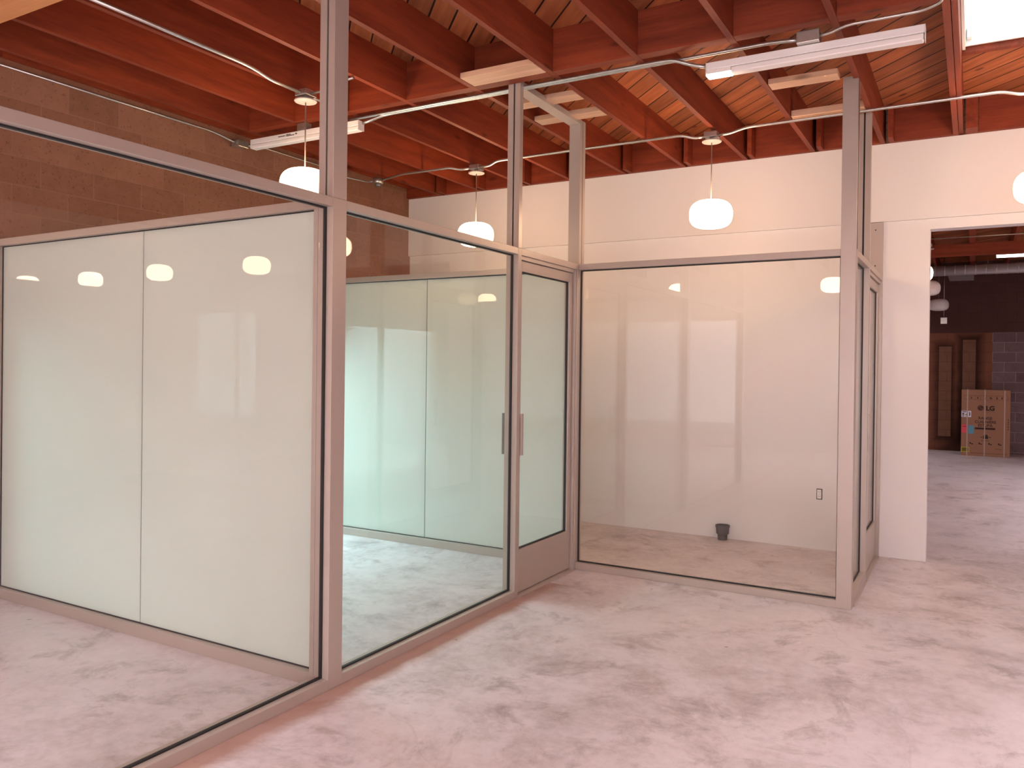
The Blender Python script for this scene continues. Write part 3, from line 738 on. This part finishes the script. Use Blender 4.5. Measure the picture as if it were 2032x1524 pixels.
m = B(U(.285), U(.70), by0-.0022, by0-.0010, V(.595), V(.567)); m.build('printed_bar', 'ink', T)
# round logo: disc with an inner ring cut, vertical and hook strokes
def disc(m, cx, cz, r0, r1, a0=0, a1=2*math.pi, n=28, y=None):
    y = by0-.0014 if y is None else y; vs = []
    for k in range(n+1):
        a = a0+(a1-a0)*k/n
        vs.append([m.bm.verts.new((cx+r*math.cos(a), yy, cz+r*math.sin(a))) for r in (r0, r1) for yy in (y, y-.0008)])
    for a, b in zip(vs, vs[1:]):
        for f in ((a[0], a[2], b[2], b[0]), (a[1], b[1], b[3], a[3]), (a[2], a[3], b[3], b[2]), (a[0], b[0], b[1], a[1])):
            m.bm.faces.new(f)
lc = (U(.395), V(.272))
m = MB(); disc(m, *lc, .0005, .053); logo = m.build('printed_logo', 'ink', T)
m = MB(); disc(m, *lc, .037, .042, math.radians(50), math.radians(360), y=by0-.0024)
m.box(lc[0]-.003, lc[0]+.003, by0-.0032, by0-.0024, lc[1]-.018, lc[1]+.022).box(lc[0], lc[0]+.016, by0-.0032, by0-.0024, lc[1]-.018, lc[1]-.012)
m.box(lc[0]+.010, lc[0]+.042, by0-.0032, by0-.0024, lc[1]-.003, lc[1]+.003); disc(m, lc[0]-.018, lc[1]+.014, .0004, .007, y=by0-.0024, n=10)
m.build('logo_line', 'card', logo)
m = MB()    # row of handling symbols at the top, outlined
zt, zb_ = V(.085), V(.145); xt0, xt1 = U(.06), U(.95); lw_ = .003
for k in range(9):
    xx = xt0+(xt1-xt0)*k/8; m.box(xx-lw_/2, xx+lw_/2, by0-.0020, by0-.001, zb_, zt)
m.box(xt0, xt1, by0-.0020, by0-.001, zt, zt+lw_).box(xt0, xt1, by0-.0020, by0-.001, zb_-lw_, zb_)
for k, (a, b, c) in enumerate(((.16, .03, .5), (.29, .03, .3), (.44, .035, .6), (.55, .05, .3), (.68, .04, .5), (.78, .03, .7))):
    m.box(U(a+.03), U(a+.03+b), by0-.0020, by0-.001, zb_+.018, zb_+.030); m.box(U(a+.04), U(a+.055), by0-.0020, by0-.001, zb_+.03, zb_+.055)
m.build('handling_symbols', 'ink', T)
m = MB()    # pictogram of the range and small captions
m.box(U(.455), U(.56), by0-.0020, by0-.001, V(.735), V(.69)).box(U(.47), U(.545), by0-.0020, by0-.001, V(.688), V(.672))
m.box(U(.40), U(.44), by0-.0020, by0-.001, V(.716), V(.706)).box(U(.575), U(.615), by0-.0020, by0-.001, V(.716), V(.706))
m.box(U(.41), U(.585), by0-.0020, by0-.001, V(.765), V(.760)).box(U(.5), U(.69), by0-.0020, by0-.001, V(.328), V(.325))
for a in (.18, .365, .565, .76): m.box(U(a), U(a+.03), by0-.0020, by0-.001, V(.82), V(.795)); m.box(U(a+.035), U(a+.07), by0-.0020, by0-.001, V(.825), V(.81))
m.box(U(.70), U(.83), by0-.0020, by0-.001, V(.885), V(.880)); m.box(U(.2), U(.95), by0-.0020, by0-.001, V(.957), V(.953))
for k in range(5): m.box(U(.955), U(.97), by0-.0020, by0-.001, V(.45+k*.035), V(.43+k*.035))
m.build('printed_pictogram', 'ink', T)

# ------------------------------------------------------------------ outlet and pipe stub on the white wall
T = thing('wall_outlet', (-1.225, YW, .51), 'uncovered duplex wall outlet in a dark cut-out, seen through the large clear pane', 'outlet')
ox, oz = -1.225, .512
B(ox-.026, ox+.026, YW-.002, YW-.0005, oz-.050, oz+.050).build('wall_box', 'black', T)
r = B(ox-.020, ox+.018, YW-.010, YW-.002, oz-.042, oz+.042).build('receptacle', 'plastic', T, .004)
m = MB()
for s in (-1, 1):
    for dx in (-.007, .007): m.box(ox-.001+dx-.0015, ox-.001+dx+.0015, YW-.0112, YW-.0104, oz+s*.021-.004, oz+s*.021+.006)
m.box(ox-.003, ox+.001, YW-.0112, YW-.0104, oz-.002, oz+.002)
m.build('slot', 'ink', r)
px, py = -2.10, YW-.072
T = thing('pipe_stub', (px, py, 0), 'short dark plastic pipe stub standing on the floor against the white wall', 'pipe stub')
MB().lathe([(0, 0), (.045, 0), (.046, .05), (.052, .055), (.052, .06), (0, .06)], (px, py, 0), 24, False).build('pipe', 'darkpipe', T)
MB().lathe([(.0, .0605), (.060, .0605), (.064, .120), (.069, .122), (.069, .142), (.058, .142), (.056, .08), (0, .08)], (px, py, 0), 24, False).build('coupling', 'darkpipe', T)

# the light groups of the posts' pockets were built in world space
bpy.context.view_layer.update()
